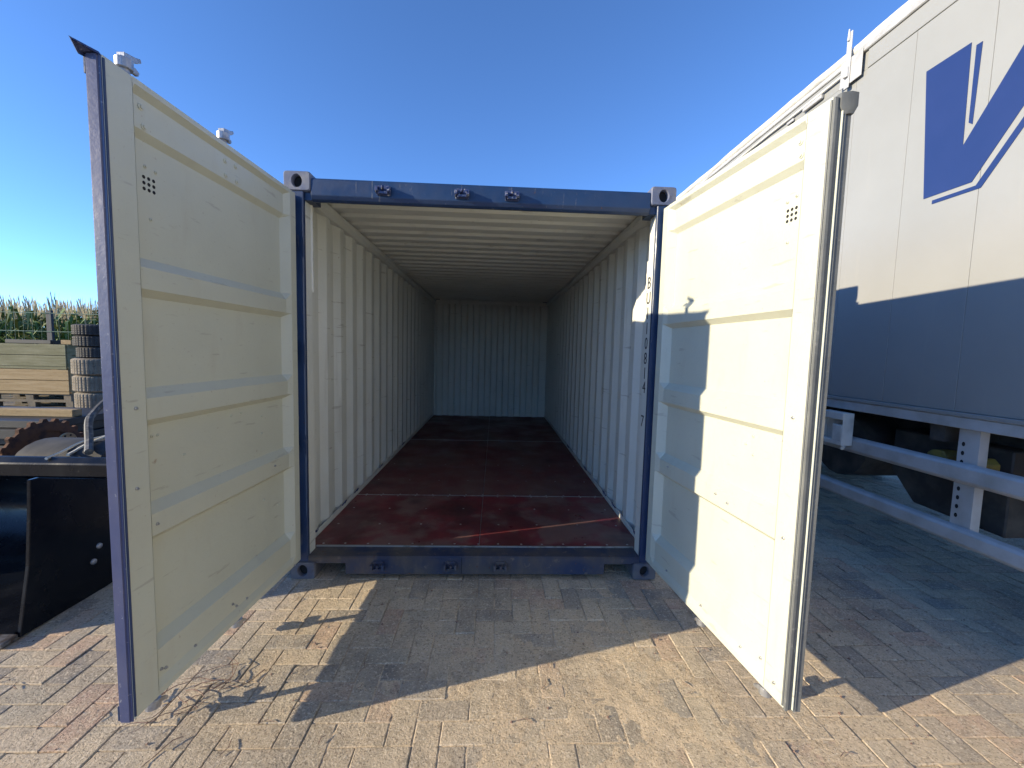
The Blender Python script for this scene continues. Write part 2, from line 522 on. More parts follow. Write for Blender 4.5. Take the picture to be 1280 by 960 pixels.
for sx in (-1, 1):
    for (za, zb, m) in ((0, .118, 'casting_low'), (2.473, 2.591, 'casting')):
        xa, xb = sorted((sx * HW, sx * 1.057))
        casting(xa, xb, -0.004, 0.174, za, zb, m, True)
        casting(xa, xb, 5.884, 6.062, za, zb, m, False)
    # posts
    xa, xb = sorted((sx * 1.214, sx * 1.101))
    MB().box(xa, xb, 0.0, 0.028, .118, 2.473).build('corner_post', 'blue', C, bevel=.004)
    xa, xb = sorted((sx * 1.20, sx * 1.114))
    b = MB().prism([(sx * 1.205, .028), (sx * 1.104, .028), (sx * 1.104, .05), (sx * 1.104, .118), (sx * 1.128, .135), (sx * XW, .142), (sx * 1.205, .142)], 2, .118, 2.473)
    b.build('post_lining', 'inner', C)
    MB().tube([(sx * 1.1165, .1205, .19), (sx * 1.1165, .1205, 2.46)], .006, 6).build('weld_bead', 'inner', C, smooth=True)
    xa, xb = sorted((sx * 1.2135, sx * 1.197))
    MB().box(xa, xb, -.026 if sx < 0 else -.020, -.0005, .13, 2.46).build('post_sun_block', 'blue', C, bevel=.002)  # added strip that keeps sun from the hinge gap off the post front
    # side wall: trapezoid corrugation
    prof = [(sx * XW, .142), (sx * XW, .30)]
    y = .30
    while y < 5.75:
        prof += [(sx * 1.2005, y + .068), (sx * 1.2005, y + .138), (sx * XW, y + .206), (sx * XW, y + .278)]
        y += .278
    prof += [(sx * XW, 5.95)]
    prof = [p for p in prof if p[1] <= 5.95]
    MB().sheet(prof, 2, .118, 2.50).build('side_wall', 'inner', C, recalc=False)
    MB().sheet([(p[0] + sx * .006, p[1]) for p in prof], 2, .118, 2.50).build('outer_skin', 'blue', C, recalc=False)
    # rails
    xa, xb = sorted((sx * 1.135, sx * 1.1635))
    b = MB().prism([(sx * 1.206, 2.475), (sx * 1.15, 2.475), (sx * 1.12, 2.50), (sx * 1.12, 2.541), (sx * 1.206, 2.541)], 1, .176, 5.95)
    b.build('top_rail', 'inner', C, bevel=.003)
    xa, xb = sorted((sx * 1.2085, sx * 1.2185))
    MB().box(xa, xb, .18, 5.88, 2.45, 2.582).build('rail_cover', 'blue', C)
    MB().box(xa, xb, .18, 5.88, .03, .19).build('bottom_rail', 'blue', C)
    # floor kick angle
    xa, xb = sorted((sx * 1.160, sx * 1.164))
    MB().box(xa, xb, .30, 5.94, FZ + .001, FZ + .045).build('floor_angle', 'inner', C)
    # lashing rings near the floor
    for k, yy in enumerate((.215, .78, 1.08, 1.9, 3.0)):
        pts = [(sx * (1.153 - .022 * math.sin(t)), yy + .0 + .03 * math.cos(t), FZ + .075 + .035 * math.sin(t * 1.0) - .03) for t in [math.pi * i / 8 for i in range(9)]]
        MB().tube(pts, .005, 6).build('lashing_ring', 'keeper', C, smooth=True)
# roof
prof = [(.10, 2.5475)]
y = .17
while y < 5.85:
    prof += [(y, 2.5475), (y + .022, 2.567), (y + .110, 2.567), (y + .132, 2.5475)]
    y += .209
prof += [(5.95, 2.5475)]
MB().sheet(prof, 0, -1.205, 1.205).build('roof', 'inner', C, recalc=False)
MB().sheet([(p[0], p[1] + .005) for p in prof], 0, -1.205, 1.205).build('roof_skin', 'blue', C, recalc=False)
# end wall
prof = [(-1.205, 5.95)]
x = -1.13
while x < 1.05:
    prof += [(x, 5.95), (x + .03, 5.91), (x + .125, 5.91), (x + .155, 5.95)]
    x += .25
prof += [(1.205, 5.95)]
MB().sheet(prof, 2, .118, 2.56).build('end_wall', 'inner', C, recalc=False)
MB().box(-1.055, 1.055, 5.98, 6.05, .05, 2.58).build('end_frame', 'blue', C)
MB().box(-1.15, 1.15, 5.86, 5.905, 2.47, 2.54).build('end_header', 'inner', C)
# header with drip lip
MB().prism([(0.0, 2.452), (0.002, 2.546), (.012, 2.556), (.098, 2.556), (.098, 2.44), (.055, 2.424), (.03, 2.418), (.012, 2.430)], 0, -1.056, 1.056).build('header', 'blue', C, bevel=.003)
MB().box(-1.12, 1.12, .0985, .174, 2.47, 2.546).build('header_lining', 'inner', C)
for sx in (-1, 1):
    xa, xb = sorted((sx * 1.057, sx * 1.114))
    MB().box(xa, xb, .02, .15, 2.425, 2.4725).build('header_gusset', 'blue', C)
# sill
sill = MB().prism([(-1.056, .108), (-.862, .108), (-.862, .036), (.862, .036), (.862, .108), (1.056, .108), (1.056, .1185), (1.1005, .1185), (1.1005, .154), (-1.1005, .154), (-1.1005, .1185), (-1.056, .1185)], 1, 0.0, .09)
sill.build('sill', 'blue_dirty', C, bevel=.003)
MB().box(-1.1005, 1.1005, .001, .1285, .1545, .161).build('threshold_plate', 'blue_dirty', C, bevel=.002)
MB().box(-1.104, 1.104, .129, .139, .10, .1685).build('threshold_strip', 'alu', C)
MB().box(-.101, -.097, -.0012, .0, .04, .152).build('sill_seam', 'dark', C)
for i, xx in enumerate((-.60, .02, .61)):
    MB().box(xx - .05, xx + .05, .14, 5.9, .06, .13).build('floor_bearer', 'blue_dirty', C)


def keeper(x, z, m):
    b = MB()
    b.prism([(x - .042, z - .03), (x + .042, z - .03), (x + .034, z + .03), (x - .034, z + .03)], 1, -.010, -.0005)
    for s in (-1, 1):
        b.prism([(-.046, z - .014), (-.010, z - .026), (-.010, z + .022), (-.040, z + .016)], 0, x + s * .036 - .008, x + s * .036 + .008)
    b.box(x - .028, x + .028, -.030, -.010, z - .026, z - .010)
    b.tube([(x - .010, -.012, z + .004), (x + .006, -.052, z + .012)], .009, 8)
    return b.build('cam_keeper', m, C, bevel=.002)


for x in (-.613, -.132, .176):
    keeper(x, 2.492, 'keeper')
for x in (-.647, -.173, .157):
    keeper(x, .098, 'blue_dirty')
# floor panels
for (xa, xb) in ((-1.160, .0085), (.0115, 1.160)):
    for (ya, yb) in ((.140, 1.1445), (1.1475, 3.55), (3.553, 5.945)):
        MB().box(xa, xb, ya, yb, FZ - .028, FZ).build('floor_panel', 'ply' if ya < 1 else 'ply_dusty', C, bevel=.002)
b = MB()
for (ya, yb) in ((.17, .17), (1.125, 1.125), (1.168, 1.168), (.50, .50), (.82, .82), (1.6, 1.6), (2.2, 2.2)):
    for k in range(15):
        x = -1.08 + k * .154
        if ya in (.5, .82, 1.6, 2.2) and k % 2:
            continue
        b.lathe([(0, .0016), (.006, .0014), (.0085, 0)], (x + random.uniform(-.01, .01), ya + random.uniform(-.006, .006), FZ + .0002), 2, 8)
b.build('floor_screws', 'alu', C)['kind'] = 'stuff'
for yy in (1.146, 3.5515):
    MB().box(-1.158, 1.158, yy - .006, yy + .006, FZ - .002, FZ + .0012).build('floor_strip', 'alu', C)
MB().box(.0086, .0114, .14, 5.94, FZ - .02, FZ + .0005).build('floor_seam', 'alu', C)
# sealant smears on the posts
for sx, zs in ((-1, (1.88, 2.43)), (1, (1.95, 2.15))):
    b = MB()
    n = 26
    vs, fs = [], []
    for k in range(n + 1):
        z = zs[0] + (zs[1] - zs[0]) * k / n
        wdt = .009 + .011 * abs(noise.noise((z * 9, 3.3 * sx, 1))) + .008 * (k / n)
        if k == 0:
            wdt = .003
        y0 = .122 + .006 * noise.noise((z * 14, 1.2, sx))
        dep = .006 + .006 * abs(noise.noise((z * 25, 7.7, sx)))
        for (dy, dx) in ((-wdt, 0), (-wdt * .5, dep), (wdt * .4, dep * 1.1), (wdt, 0)):
            vs.append((sx * (1.104 + max(0, dy * .7) - dx * 1.2), y0 + dy, z))
    for k in range(n):
        for q in range(3):
            fs.append((k * 4 + q, k * 4 + q + 1, k * 4 + q + 5, k * 4 + q + 4))
    b.add(vs, fs)
    b.build('sealant', 'caulk', C, smooth=True)
# stencilled serial down the right post
font_objs = []


def text_part(ch, size, mw, parent, m, name='marking', depth=0.0006):
    cu = bpy.data.curves.new('t', 'FONT')
    cu.body = ch
    cu.size = size
    cu.align_x = 'CENTER'
    cu.align_y = 'CENTER'
    cu.extrude = depth
    cu.resolution_u = 3
    ob = bpy.data.objects.new('t', cu)
    COL.objects.link(ob)
    bpy.context.view_layer.update()
    me = bpy.data.meshes.new_from_object(ob.evaluated_get(bpy.context.evaluated_depsgraph_get()))
    bpy.data.objects.remove(ob)
    me.transform(mw)
    me.transform(Matrix.Translation(-Vector(parent.location)))
    me.materials.clear()
    me.materials.append(M[m])
    o = bpy.data.objects.new(name, me)
    COL.objects.link(o)
    o.parent = parent
    return o


for ch, z in zip('BU110814 7', (2.0, 1.9, 1.8, 1.7, 1.60, 1.50, 1.40, 1.305, None, 1.195)):
    if z is None:
        continue
    # faces -X: text right = -Y, up = Z
    mw = Matrix(((0, 0, -1, 1.1028), (-1, 0, 0, .085), (0, 1, 0, z if ch != '7' else 1.075), (0, 0, 0, 1)))
    text_part(ch, .112, mw, C, 'ink')


# ------------------------------------------------------------------ container doors
ZB, ZT, DW = .155, 2.445, 1.16
WV = [(2.445, 0), (2.425, 0), (2.403, .022), (2.292, .022), (2.266, .046), (1.838, .046), (1.800, .012), (1.722, .012), (1.694, .046), (1.356, .046), (1.318, .012), (1.238, .012), (1.210, .046),
      (.912, .046), (.874, .012), (.790, .012), (.762, .046), (.372, .046), (.332, .012), (.215, .012), (.180, 0), (.155, 0)]


def door(side):
    hx, hy = side * 1.129, (-.040 if side < 0 else -.030)
    ang = R(3.0) if side < 0 else R(6.2)
    dirx, diry = side * math.sin(ang), -math.cos(ang)      # along the door towards the free edge
    nx_, ny_ = side * math.cos(ang), math.sin(ang)         # outwards

    def F(u, wv, z):
        return (hx + u * dirx + wv * nx_, hy + u * diry + wv * ny_, z)
    ups = [(.062, 0.0, 1), (.098, 1, 0), (.30, 1, 0), (.55, 1, 0), (.80, 1, 0), (1.048, 1, 0), (1.056, 0.0, 1)]
    nz = []
    for i in range(len(WV) - 1):
        nz.append(WV[i])
    nz.append(WV[-1])
    vs, fs = [], []
    for (z, wv) in nz:
        for (u, k, _) in ups:
            vs.append((u, wv * k, z))
    n = len(ups)
    for j in range(len(nz) - 1):
        for i in range(n - 1):
            fs.append((j * n + i, j * n + i + 1, (j + 1) * n + i + 1, (j + 1) * n + i))
    d = MB(F).add(vs, fs).build('door', 'cream', C, recalc=False, loc=(hx, hy, ZB))
    MB(F).add([(u, wv + .005, z) for u, wv, z in vs], fs).build('outer_panel', 'blue', d, recalc=False)
    MB(F).box(0, .0625, 0, .052, ZB, ZT).build('stile', 'cream', d, bevel=.004, seg=2)
    MB(F).box(1.0555, DW, 0, .052, ZB, ZT).build('stile', 'cream', d, bevel=.003, seg=2)
    MB(F).box(.063, 1.055, .004, .052, ZT - .018, ZT - .001).build('top_rail', 'cream', d)
    MB(F).box(.063, 1.055, .004, .052, ZB + .001, ZB + .020).build('bottom_rail', 'cream', d)
    MB(F).box(.001, DW + .004, .0525, .0575, ZT - .06, ZT + .004).build('top_flange', 'blue', d)
    MB(F).box(.001, DW + .004, .0525, .0575, ZB - .004, ZB + .05).build('bottom_flange', 'blue', d)
    # seals
    if side < 0:
        b = MB(F)
        b.prism([(DW, .003), (DW + .003, .003), (DW + .003, .011), (DW + .007, .013), (DW + .008, .044), (DW + .004, .046), (DW + .004, .051), (DW, .051)], 2, ZB - .006, ZT - .002)
        b.build('edge_strip', 'edge_blue', d)
        # loose corner of the top seal
        b = MB(F)
        b.add([(DW - .10, .05, ZT + .003), (DW + .004, .002, ZT - .004), (DW + .052, .046, ZT + .012), (DW + .018, .058, ZT - .012),
               (DW - .10, .055, ZT + .008), (DW + .004, .006, ZT + .005), (DW + .053, .05, ZT + .018), (DW + .018, .064, ZT - .004)],
              [(0, 1, 2, 3), (7, 6, 5, 4), (0, 4, 5, 1), (1, 5, 6, 2), (2, 6, 7, 3), (3, 7, 4, 0)])
        b.build('seal_corner', 'keeper', d)
    else:
        MB(F).prism([(DW, .002), (DW + .008, .003), (DW + .010, .012), (DW + .006, .014), (DW + .006, .028), (DW, .030)], 2, ZB - .004, ZT - .004).build('edge_seal', 'rubber', d)
        MB(F).box(DW - .001, DW + .012, .0305, .0365, ZB - .004, ZT - .012).build('seal_rib', 'cream', d, bevel=.002)
        MB(F).prism([(DW, .037), (DW + .008, .037), (DW + .012, .044), (DW + .008, .047), (DW + .012, .066), (DW + .002, .070), (DW - .01, .058), (DW - .01, .0535)], 2, ZB - .012, ZT - .06).build('edge_seal', 'rubber', d)
        b = MB(F)
        prs = [[(DW - .002, .037), (DW + .010, .038), (DW + .020, .052), (DW + .018, .068), (DW + .002, .072)], [(DW - .004, .020), (DW + .012, .022), (DW + .026, .05), (DW + .024, .078), (DW - .012, .082)]]
        zz = (ZT - .06, ZT - .035)
        vs2 = [(u, wv, zz[0]) for u, wv in prs[0]] + [(u, wv, zz[1]) for u, wv in prs[1]] + [(u, wv, ZT + .010) for u, wv in prs[1]]
        fs2 = [tuple(range(5))[::-1], tuple(range(10, 15))] + [(r_ * 5 + k, r_ * 5 + (k + 1) % 5, r_ * 5 + 5 + (k + 1) % 5, r_ * 5 + 5 + k) for r_ in (0, 1) for k in range(5)]
        b.add(vs2, fs2).build('seal_corner', 'rubber', d, smooth=50)
    # vertical inner seal line beside the hinge stile
    MB(F).tube([(DW - .004, .0, ZB + .01), (DW - .004, .0, ZT - .01)], .004, 6).build('seal_bead', 'rubber' if side > 0 else 'blue', d, smooth=True)
    # lock rods with cams
    for u in ((.50, 1.0) if side < 0 else (.52, .985)):
        b = MB(F)
        zt = 2.53 if side < 0 else 2.40
        b.tube([(u, .078, .085), (u, .078, zt)], .0165, 12)
        for (z, s) in ((zt, 1), (.085, -1)):
            b.prism(circ(u, .078, .027, 12), 2, z - .03, z + .005)
            b.prism([(u - .024, .064), (u + .014, .062), (u + .014, .092), (u - .024, .094)], 2, min(z, z + s * .022), max(z, z + s * .022))
            b.prism([(u - .018, z + s * .004), (u - .042, z + s * .016), (u - .058, z + s * .028), (u - .054, z + s * .040), (u - .034, z + s * .032), (u + .004, z + s * .024)], 1, .064, .074)
            b.prism([(u - .018, z + s * .000), (u - .050, z + s * .006), (u - .066, z - s * .004), (u - .060, z - s * .018), (u - .01, z - s * .016)], 1, .080, .094)
        b.build('lock_rod', 'galv', d, bevel=.002)
        for z in (.55, 1.25, 1.95):
            MB(F).box(u - .04, u + .04, .057, .098, z - .025, z + .025).build('rod_bracket', 'galv', d, bevel=.006)
        MB(F).prism([(u - .01, 1.02), (u + .012, 1.02), (u - .30, .985), (u - .42, .985), (u - .42, 1.005), (u - .30, 1.005)], 1, .097, .109).build('handle', 'galv', d, bevel=.002)
    # hinges
    for z in (.36, .92, 1.50, 2.16):
        b = MB(F)
        b.box(.0, .10, .0525, .062, z - .05, z + .05)
        b.tube([(-.014, .058, z - .06), (-.014, .058, z + .06)], .011, 10)
        b.box(-.0395 if side < 0 else -.0295, .0, .050, .062, z - .045, z + .045)
        b.build('hinge', 'blue', d, bevel=.002)
    # ventilation holes, dark discs coloured like the shade inside them, and bolts
    b = MB(F)
    uv = .955 if side < 0 else .965
    zv = 2.118 if side < 0 else 2.108
    for i in range(3):
        for j in range(3):
            b.prism(circ(uv + (i - 1) * .021, zv + (j - 1) * .021, .0068, 10), 1, .0455, .0495)
    b.build('vent_shade', 'dark', d)
    if side < 0:
        bl = [(1.005, 2.37, 1), (.995, 2.306, 1), (.572, 2.375, 1), (.50, 2.38, 1), (.57, 2.312, 1), (.495, 2.312, 1), (.97, 2.178, 0), (.925, 2.175, 0), (.955, 1.99, 0), (.99, 1.165, 0), (.965, 1.165, 0), (.84, 1.055, 0), (.545, 1.175, 0), (.475, 1.178, 0),
              (.305, 1.135, 0), (.305, 1.04, 0), (1.03, .245, 2), (1.01, .235, 2), (.86, .215, 2), (.515, .215, 2), (.595, .225, 2), (.62, .25, 2), (.245, .84, 3), (1.02, .83, 3), (.16, .58, 0), (.08, .16, 4), (1.10, 1.29, 4), (1.11, 1.0, 4), (.30, .66, 0)]
    else:
        bl = [(1.01, 2.365, 1), (1.018, 2.312, 1), (.94, 2.165, 0), (.985, 2.175, 0), (.955, 2.0, 0), (.845, 1.175, 0), (1.01, 1.19, 0), (.85, 1.09, 0), (.80, 1.13, 0), (.90, .215, 2), (1.02, .255, 2), (.60, .22, 2), (.25, .22, 2), (.66, .845, 3), (.75, .83, 3), (.20, .85, 3), (1.10, 1.30, 4), (1.11, .22, 4), (1.10, .82, 4)]
    for (u, z, k) in bl:
        wv = {0: .046, 1: .022, 2: .012, 3: .012, 4: 0}[k]
        r_ = .0115 if k == 1 else .0065
        b = MB(F)
        ring = [(0, -.0085), (r_ * .55, -.0085), (r_ * .62, -.0045), (r_, -.0032), (r_, .001)]
        vs2, fs2 = [], []
        for q in range(8):
            t = 2 * math.pi * q / 8
            for rr, h in ring:
                vs2.append((u + rr * math.cos(t), wv + h, z + rr * math.sin(t)))
        for q in range(8):
            for i in range(4):
                fs2.append((q * 5 + i, q * 5 + i + 1, ((q + 1) % 8) * 5 + i + 1, ((q + 1) % 8) * 5 + i))
        b.add(vs2, fs2).build('bolt', 'cream' if k in (0, 1) else 'galv', d, smooth=40)
    return d


door(-1)
door(1)

# ------------------------------------------------------------------ trailer on the right
T = empty('box_trailer', (4.15, -0.8, 0))
tag(T, 'white box semi-trailer with big dark blue letter parked along the container', 'trailer')
TX, TY0, TY1 = 2.9, -7.6, 5.9
seams = [.20 - .47 * k for k in range(17)] + [.20 + .47 * k for k in range(1, 12)]
seams = sorted([TY0] + [s for s in seams if TY0 + .1 < s < TY1 - .1] + [TY1])
for a_, b_ in zip(seams[:-1], seams[1:]):
    MB().box(TX, TX + .03, a_ + .0012, b_ - .0012, 1.235, 3.76).build('side_panel', 'white', T, bevel=.0015)
MB().box(TX + .031, 5.40, TY0 + .01, TY1 - .01, 1.18, 3.95).build('body', 'white', T)
MB().box(TX - .006, TX + .03, TY0, .575, 3.7625, 3.90).build('top_band', 'white', T, bevel=.003)
MB().box(TX + .004, TX + .03, .58, TY1, 3.7625, 3.90).build('top_band', 'white', T, bevel=.003)
MB().box(TX - .022, TX + .03, TY0, .66, 3.9025, 3.955).build('gutter_rail', 'grey_alu', T, bevel=.006)
MB().box(TX - .010, TX + .03, .6625, TY1, 3.9025, 3.945).build('gutter_rail', 'grey_alu', T, bevel=.006)
pts, rs_ = [], []
y = TY0
while y <= TY1:
    pts.append((TX + .022 + .012 * noise.noise((y * 1.6, 1, 2)), y, 3.985 + .016 * noise.noise((y * 1.1, 5, 2)) + .007 * noise.noise((y * 5, 8, 2))))
    rs_.append(.042 + .006 * noise.noise((y * 3, 3, 3)))
    y += .15
MB().tube(pts, rs_, 10).build('roof_tarp_edge', 'tarp_lit_bracket', T, smooth=True)
MB().box(TX + .05, 5.38, TY0 + .02, TY1 - .02, 3.951, 4.005).build('roof_tarp', 'tarp_lit_bracket', T)
pts = []
y = TY0
while y <= TY1:
    pts.append((TX - .016, y, 3.84 + .006 * noise.noise((y * 2, 1, 9))))
    y += .3
MB().tube([p for p in pts if p[1] > .7], .011, 8).build('tarp_cord', 'tarp_lit_bracket', T, smooth=True)
# bracket with upright pin on the gutter
b = MB().box(TX - .032, TX - .023, .60, .80, 3.73, 3.93)
b.box(TX - .044, TX - .033, .70, .745, 3.70, 4.13)
b.tube([(TX - .05, .72, 3.78), (TX - .05, .72, 3.86)], .02, 8)
b.tube([(TX - .05, .722, 4.06), (TX - .05, .722, 4.15)], [.012, .006], 6)
b.build('roof_bracket', 'grey_alu', T, bevel=.003)
for yy in (1.35, 2.3):
    MB().box(TX - .02, TX - .004, yy, yy + .09, 3.79, 3.815).build('cord_hook', 'grey_alu', T, bevel=.003)
MB().box(TX - .03, TX - .004, 1.0, 1.22, 3.79, 3.825).build('door_catch', 'grey_alu', T, bevel=.004)
# dark blue letter and its drop line
MB().prism([(.11, 3.44), (-.15, 3.44), (-.162, 2.842), (-.535, 3.44), (-.80, 3.44), (-.232, 2.60), (.045, 2.60)], 0, TX - .003, TX - .0005).build('letter', 'letter', T)
MB().prism([(-.178, 3.405), (-.210, 3.405), (-.202, 2.945), (-.180, 2.965)], 0, TX - .003, TX - .0005).build('letter_line', 'letter', T)
MB().prism([(-.012, 2.572), (-.255, 2.572), (-.845, 3.425), (-.885, 3.425), (-.283, 2.548), (-.012, 2.548)], 0, TX - .003, TX - .0005).build('letter_line', 'letter', T)
# lower side rail and guards
MB().box(TX - .012, TX + .03, TY0, TY1, 1.205, 1.2325).build('side_rail', 'white', T, bevel=.004)
MB().box(TX - .002, TX + .03, TY0, TY1, 1.135, 1.2035).build('side_rail', 'grey_alu', T, bevel=.004)
for (za, zb) in ((.80, .93), (.425, .545)):
    MB().prism([(TX + .005, za + .012), (TX - .008, za + .028), (TX - .008, zb - .028), (TX + .005, zb - .012), (TX + .03, zb), (TX + .03, za)], 1, -6.2, 2.0).build('guard_rail', 'grey_alu', T, bevel=.003)
for yy in (-.34, -2.4, -4.6, 1.62):
    b = MB()
    b.box(TX + .032, TX + .038, yy - .055, yy + .055, .42, 1.16)
    b.box(TX + .038, TX + .09, yy - .055, yy - .049, .42, 1.16)
    b.box(TX + .038, TX + .09, yy + .049, yy + .055, .42, 1.16)
    o = b.build('guard_post', 'grey_alu', T)
    for k in range(9):
        MB().prism(circ(yy + .026, .60 + k * .055, .009, 8, .014), 0, TX + .0305, TX + .0318).build('slot_shade', 'dark', o)  # flat near-black ovals, shade of the openings put into colour
# square end bracket
b = MB()
b.box(2.80, 2.889, .40, .408, .86, 1.115)
b.box(2.80, 2.889, .632, .64, .86, 1.115)
b.box(2.80, 2.889, .4085, .6315, 1.06, 1.115)
b.box(2.80, 2.889, .4085, .6315, .86, .895)
b.box(2.80, 2.84, .4085, .50, .8955, 1.02)
b.box(2.874, 2.889, .4085, .6315, .8955, 1.0595)
b.tube([(2.83, .41, .86), (2.83, .43, .83)], .016, 8)
b.build('guard_end_bracket', 'tarp_lit_bracket', T, bevel=.004)  # pale material stands in for sunlight falling on the bracket
# chassis and running gear
for xx in (3.45, 4.65):
    MB().box(xx, xx + .16, TY0 + .1, TY1 - .1, .84, 1.178).build('chassis_beam', 'chassis', T, bevel=.004)
for yy in np.arange(-6.8, 5.5, 1.1):
    MB().box(2.94, 5.36, yy, yy + .09, 1.03, 1.1345).build('cross_bearer', 'chassis', T)
MB().box(3.62, 4.64, -3.5, 2.0, .86, 1.0).build('pallet_carrier', 'chassis', T)


def wheel(xc, yc, sgn):
    r, wd = .50, .30
    pr = [(.28, -.10), (.34, -.13), (.44, -.15), (.485, -.13), (.50, -.10), (.50, -.055), (.49, -.05), (.49, -.04), (.50, -.035), (.50, .035), (.49, .04), (.49, .05), (.50, .055), (.50, .10), (.485, .13), (.44, .15), (.34, .13), (.28, .10)]
    o = MB().lathe(pr, (xc, yc, r), 0, 36, closed=True).build('wheel', 'tyre', T, smooth=35)
    MB().lathe([(0, sgn * .03), (.10, sgn * .04), (.12, sgn * .0), (.22, -sgn * .02), (.27, sgn * .07), (.285, sgn * .09)], (xc, yc, r), 0, 24).build('rim', 'grey_alu', o, smooth=35)


for yy in (2.7, 4.0, 5.3):
    wheel(3.12, yy, -1)
    wheel(5.18, yy, 1)
    MB().tube([(3.27, yy, .5), (5.03, yy, .5)], .065, 10).build('axle', 'chassis', T, smooth=True)
    MB().box(3.3, 5.0, yy - .04, yy + .04, .56, .845).build('axle_hanger', 'chassis', T)
for xx in (3.2, 5.0):
    b = MB().box(xx - .06, xx + .06, -5.3, -5.18, .05, 1.18)
    b.box(xx - .13, xx + .13, -5.38, -5.10, -.005, .05)
    b.build('landing_leg', 'chassis', T, bevel=.005)
MB().tube([(3.12, .78, .80), (4.3, .78, .80)], .27, 20).build('air_tank', 'chassis', T, smooth=40)
MB().box(3.3, 3.34, .70, .86, 1.0, 1.18).build('tank_strap', 'chassis', T)
MB().prism([(.30, 1.02), (.30, .72), (.12, .52), (-.42, .50), (-.42, 1.02)], 0, 3.12, 3.9).build('tool_box', 'chassis', T, bevel=.008)
MB().box(3.3, 3.34, -.35, .2, 1.0, 1.18).build('tool_box_hanger', 'chassis', T)
for (ya, yb) in ((-.18, -.05), (-.38, -.27)):
    b = MB().prism([(ya, .86), (yb, .86), (yb - .01, .93), (yb - .04, .955), (ya + .03, .96), (ya, .93)], 0, 2.99, 3.10)
    b.box(3.10, 3.45, ya + .02, ya + .04, .88, .90)
    b.build('wheel_chock', 'yellow', T, bevel=.004)

# ------------------------------------------------------------------ loader bucket on the left
B = empty('loader_bucket', (-3.4, -0.1, 0))
tag(B, 'glossy black steel loader bucket lying on the paving left of the open door', 'bucket')
shell = [(-.56, .012), (-.1, .012), (.16, .03), (.32, .12), (.40, .27), (.40, .40), (.33, .53), (.20, .62), (.06, .665)]
inner_ = [(y + (-.012 if k > 2 else 0), z + (.022 if k < 5 else -.012)) for k, (y, z) in enumerate(shell)]
b = MB().prism(shell + inner_[::-1], 0, -4.60, -2.322)
b.build('shell', 'gloss', B, smooth=45)
cheek = [(-.555, .005), (-.1, .0), (.17, .015), (.34, .11), (.422, .26), (.422, .41), (.35, .55), (.21, .64), (.09, .672), (-.03, .672), (-.06, .68), (-.42, .80), (-.462, .80), (-.475, .60), (-.495, .35), (-.53, .15)]
for xa in (-2.32, -4.622):
    MB().prism(cheek, 0, xa, xa + .02).build('cheek_plate', 'gloss', B, bevel=.003)
MB().box(-4.6, -2.30, -.64, -.561, .004, .030).build('cutting_edge', 'worn', B, bevel=.004)
MB().prism([(-.025, .675), (.10, .675), (.11, .73), (.09, .775), (.01, .795), (-.03, .76)], 0, -4.60, -2.298).build('top_beam', 'gloss', B, bevel=.006)
MB().box(-4.58, -2.33, .115, .20, .645, .66).build('wear_strip', 'gloss', B, bevel=.003)
for z, yy in ((.20, -.16), (.28, -.12)):
    MB().lathe([(0, .012), (.010, .012), (.016, .008), (.018, 0)], (-2.2995, yy, z), 0, 10).build('bolt', 'galv', B, smooth=40)
arc = [(.28 + .24 * math.cos(t), .66 + .19 * math.sin(t)) for t in [math.pi * k / 12 for k in range(13)]]
MB().prism(arc, 0, -3.0, -2.45).build('hitch_cover', 'chassis', B, bevel=.008, smooth=35)

# hoses, hub and sprocket lying on and behind the bucket
b = MB()
hp = [(-2.50, .06, .815), (-2.60, .17, .86), (-2.68, .26, .975), (-2.72, .34, 1.02), (-2.74, .46, 1.09), (-2.78, .62, 1.10), (-2.86, .80, .96), (-2.95, .90, .62), (-3.02, .95, .25), (-3.1, .98, .03)]


def smooth_pts(p, n=6):
    p = [Vector(q) for q in p]
    out_ = []
    for i in range(len(p) - 1):
        p0, p1, p2, p3 = p[max(i - 1, 0)], p[i], p[i + 1], p[min(i + 2, len(p) - 1)]
        for k in range(n):
            t = k / n
            out_.append(.5 * (2 * p1 + (p2 - p0) * t + (2 * p0 - 5 * p1 + 4 * p2 - p3) * t * t + (3 * p1 - p0 - 3 * p2 + p3) * t ** 3))
    return out_ + [p[-1]]


tag(MB().tube(smooth_pts(hp), .022, 8).build('hydraulic_hose', 'hose', smooth=True), 'dusty black hydraulic hose arching up behind the bucket', 'hose')
hp = [(-2.60, .03, .803), (-2.64, .10, .80), (-2.62, .19, .84), (-2.57, .30, .88), (-2.60, .36, .87), (-2.68, .22, .845), (-2.70, .08, .80), (-2.68, -.02, .79)]
tag(MB().tube(smooth_pts(hp), .009, 6).build('rope', 'rope', smooth=True), 'pale loose rope end lying over the bucket top', 'rope')
# rusty sprocket wheel on a stub axle
W = empty('rusty_sprocket', (-4.0, 1.23, 0))
tag(W, 'rusty toothed sprocket wheel standing on the paving behind the bucket', 'sprocket')
c0 = (-4.0, 1.23, .405)
MB().lathe([(.29, -.02), (.36, -.02), (.375, -.012), (.375, .012), (.36, .02), (.29, .02)], c0, 0, 40, closed=True).build('rim', 'rust', W, smooth=35)
for k in range(24):
    t = 2 * math.pi * k / 24
    y_, z_ = c0[1] + .38 * math.cos(t), c0[2] + .38 * math.sin(t)
    b = MB()
    ct, st = math.cos(t), math.sin(t)
    b.prism([(y_ - .01 * ct - .03 * st, z_ - .01 * st + .03 * ct), (y_ + .022 * ct - .014 * st, z_ + .022 * st + .014 * ct), (y_ + .022 * ct + .014 * st, z_ + .022 * st - .014 * ct), (y_ - .01 * ct + .03 * st, z_ - .01 * st - .03 * ct)], 0, c0[0] - .016, c0[0] + .016)
    b.build('tooth', 'rust', W)
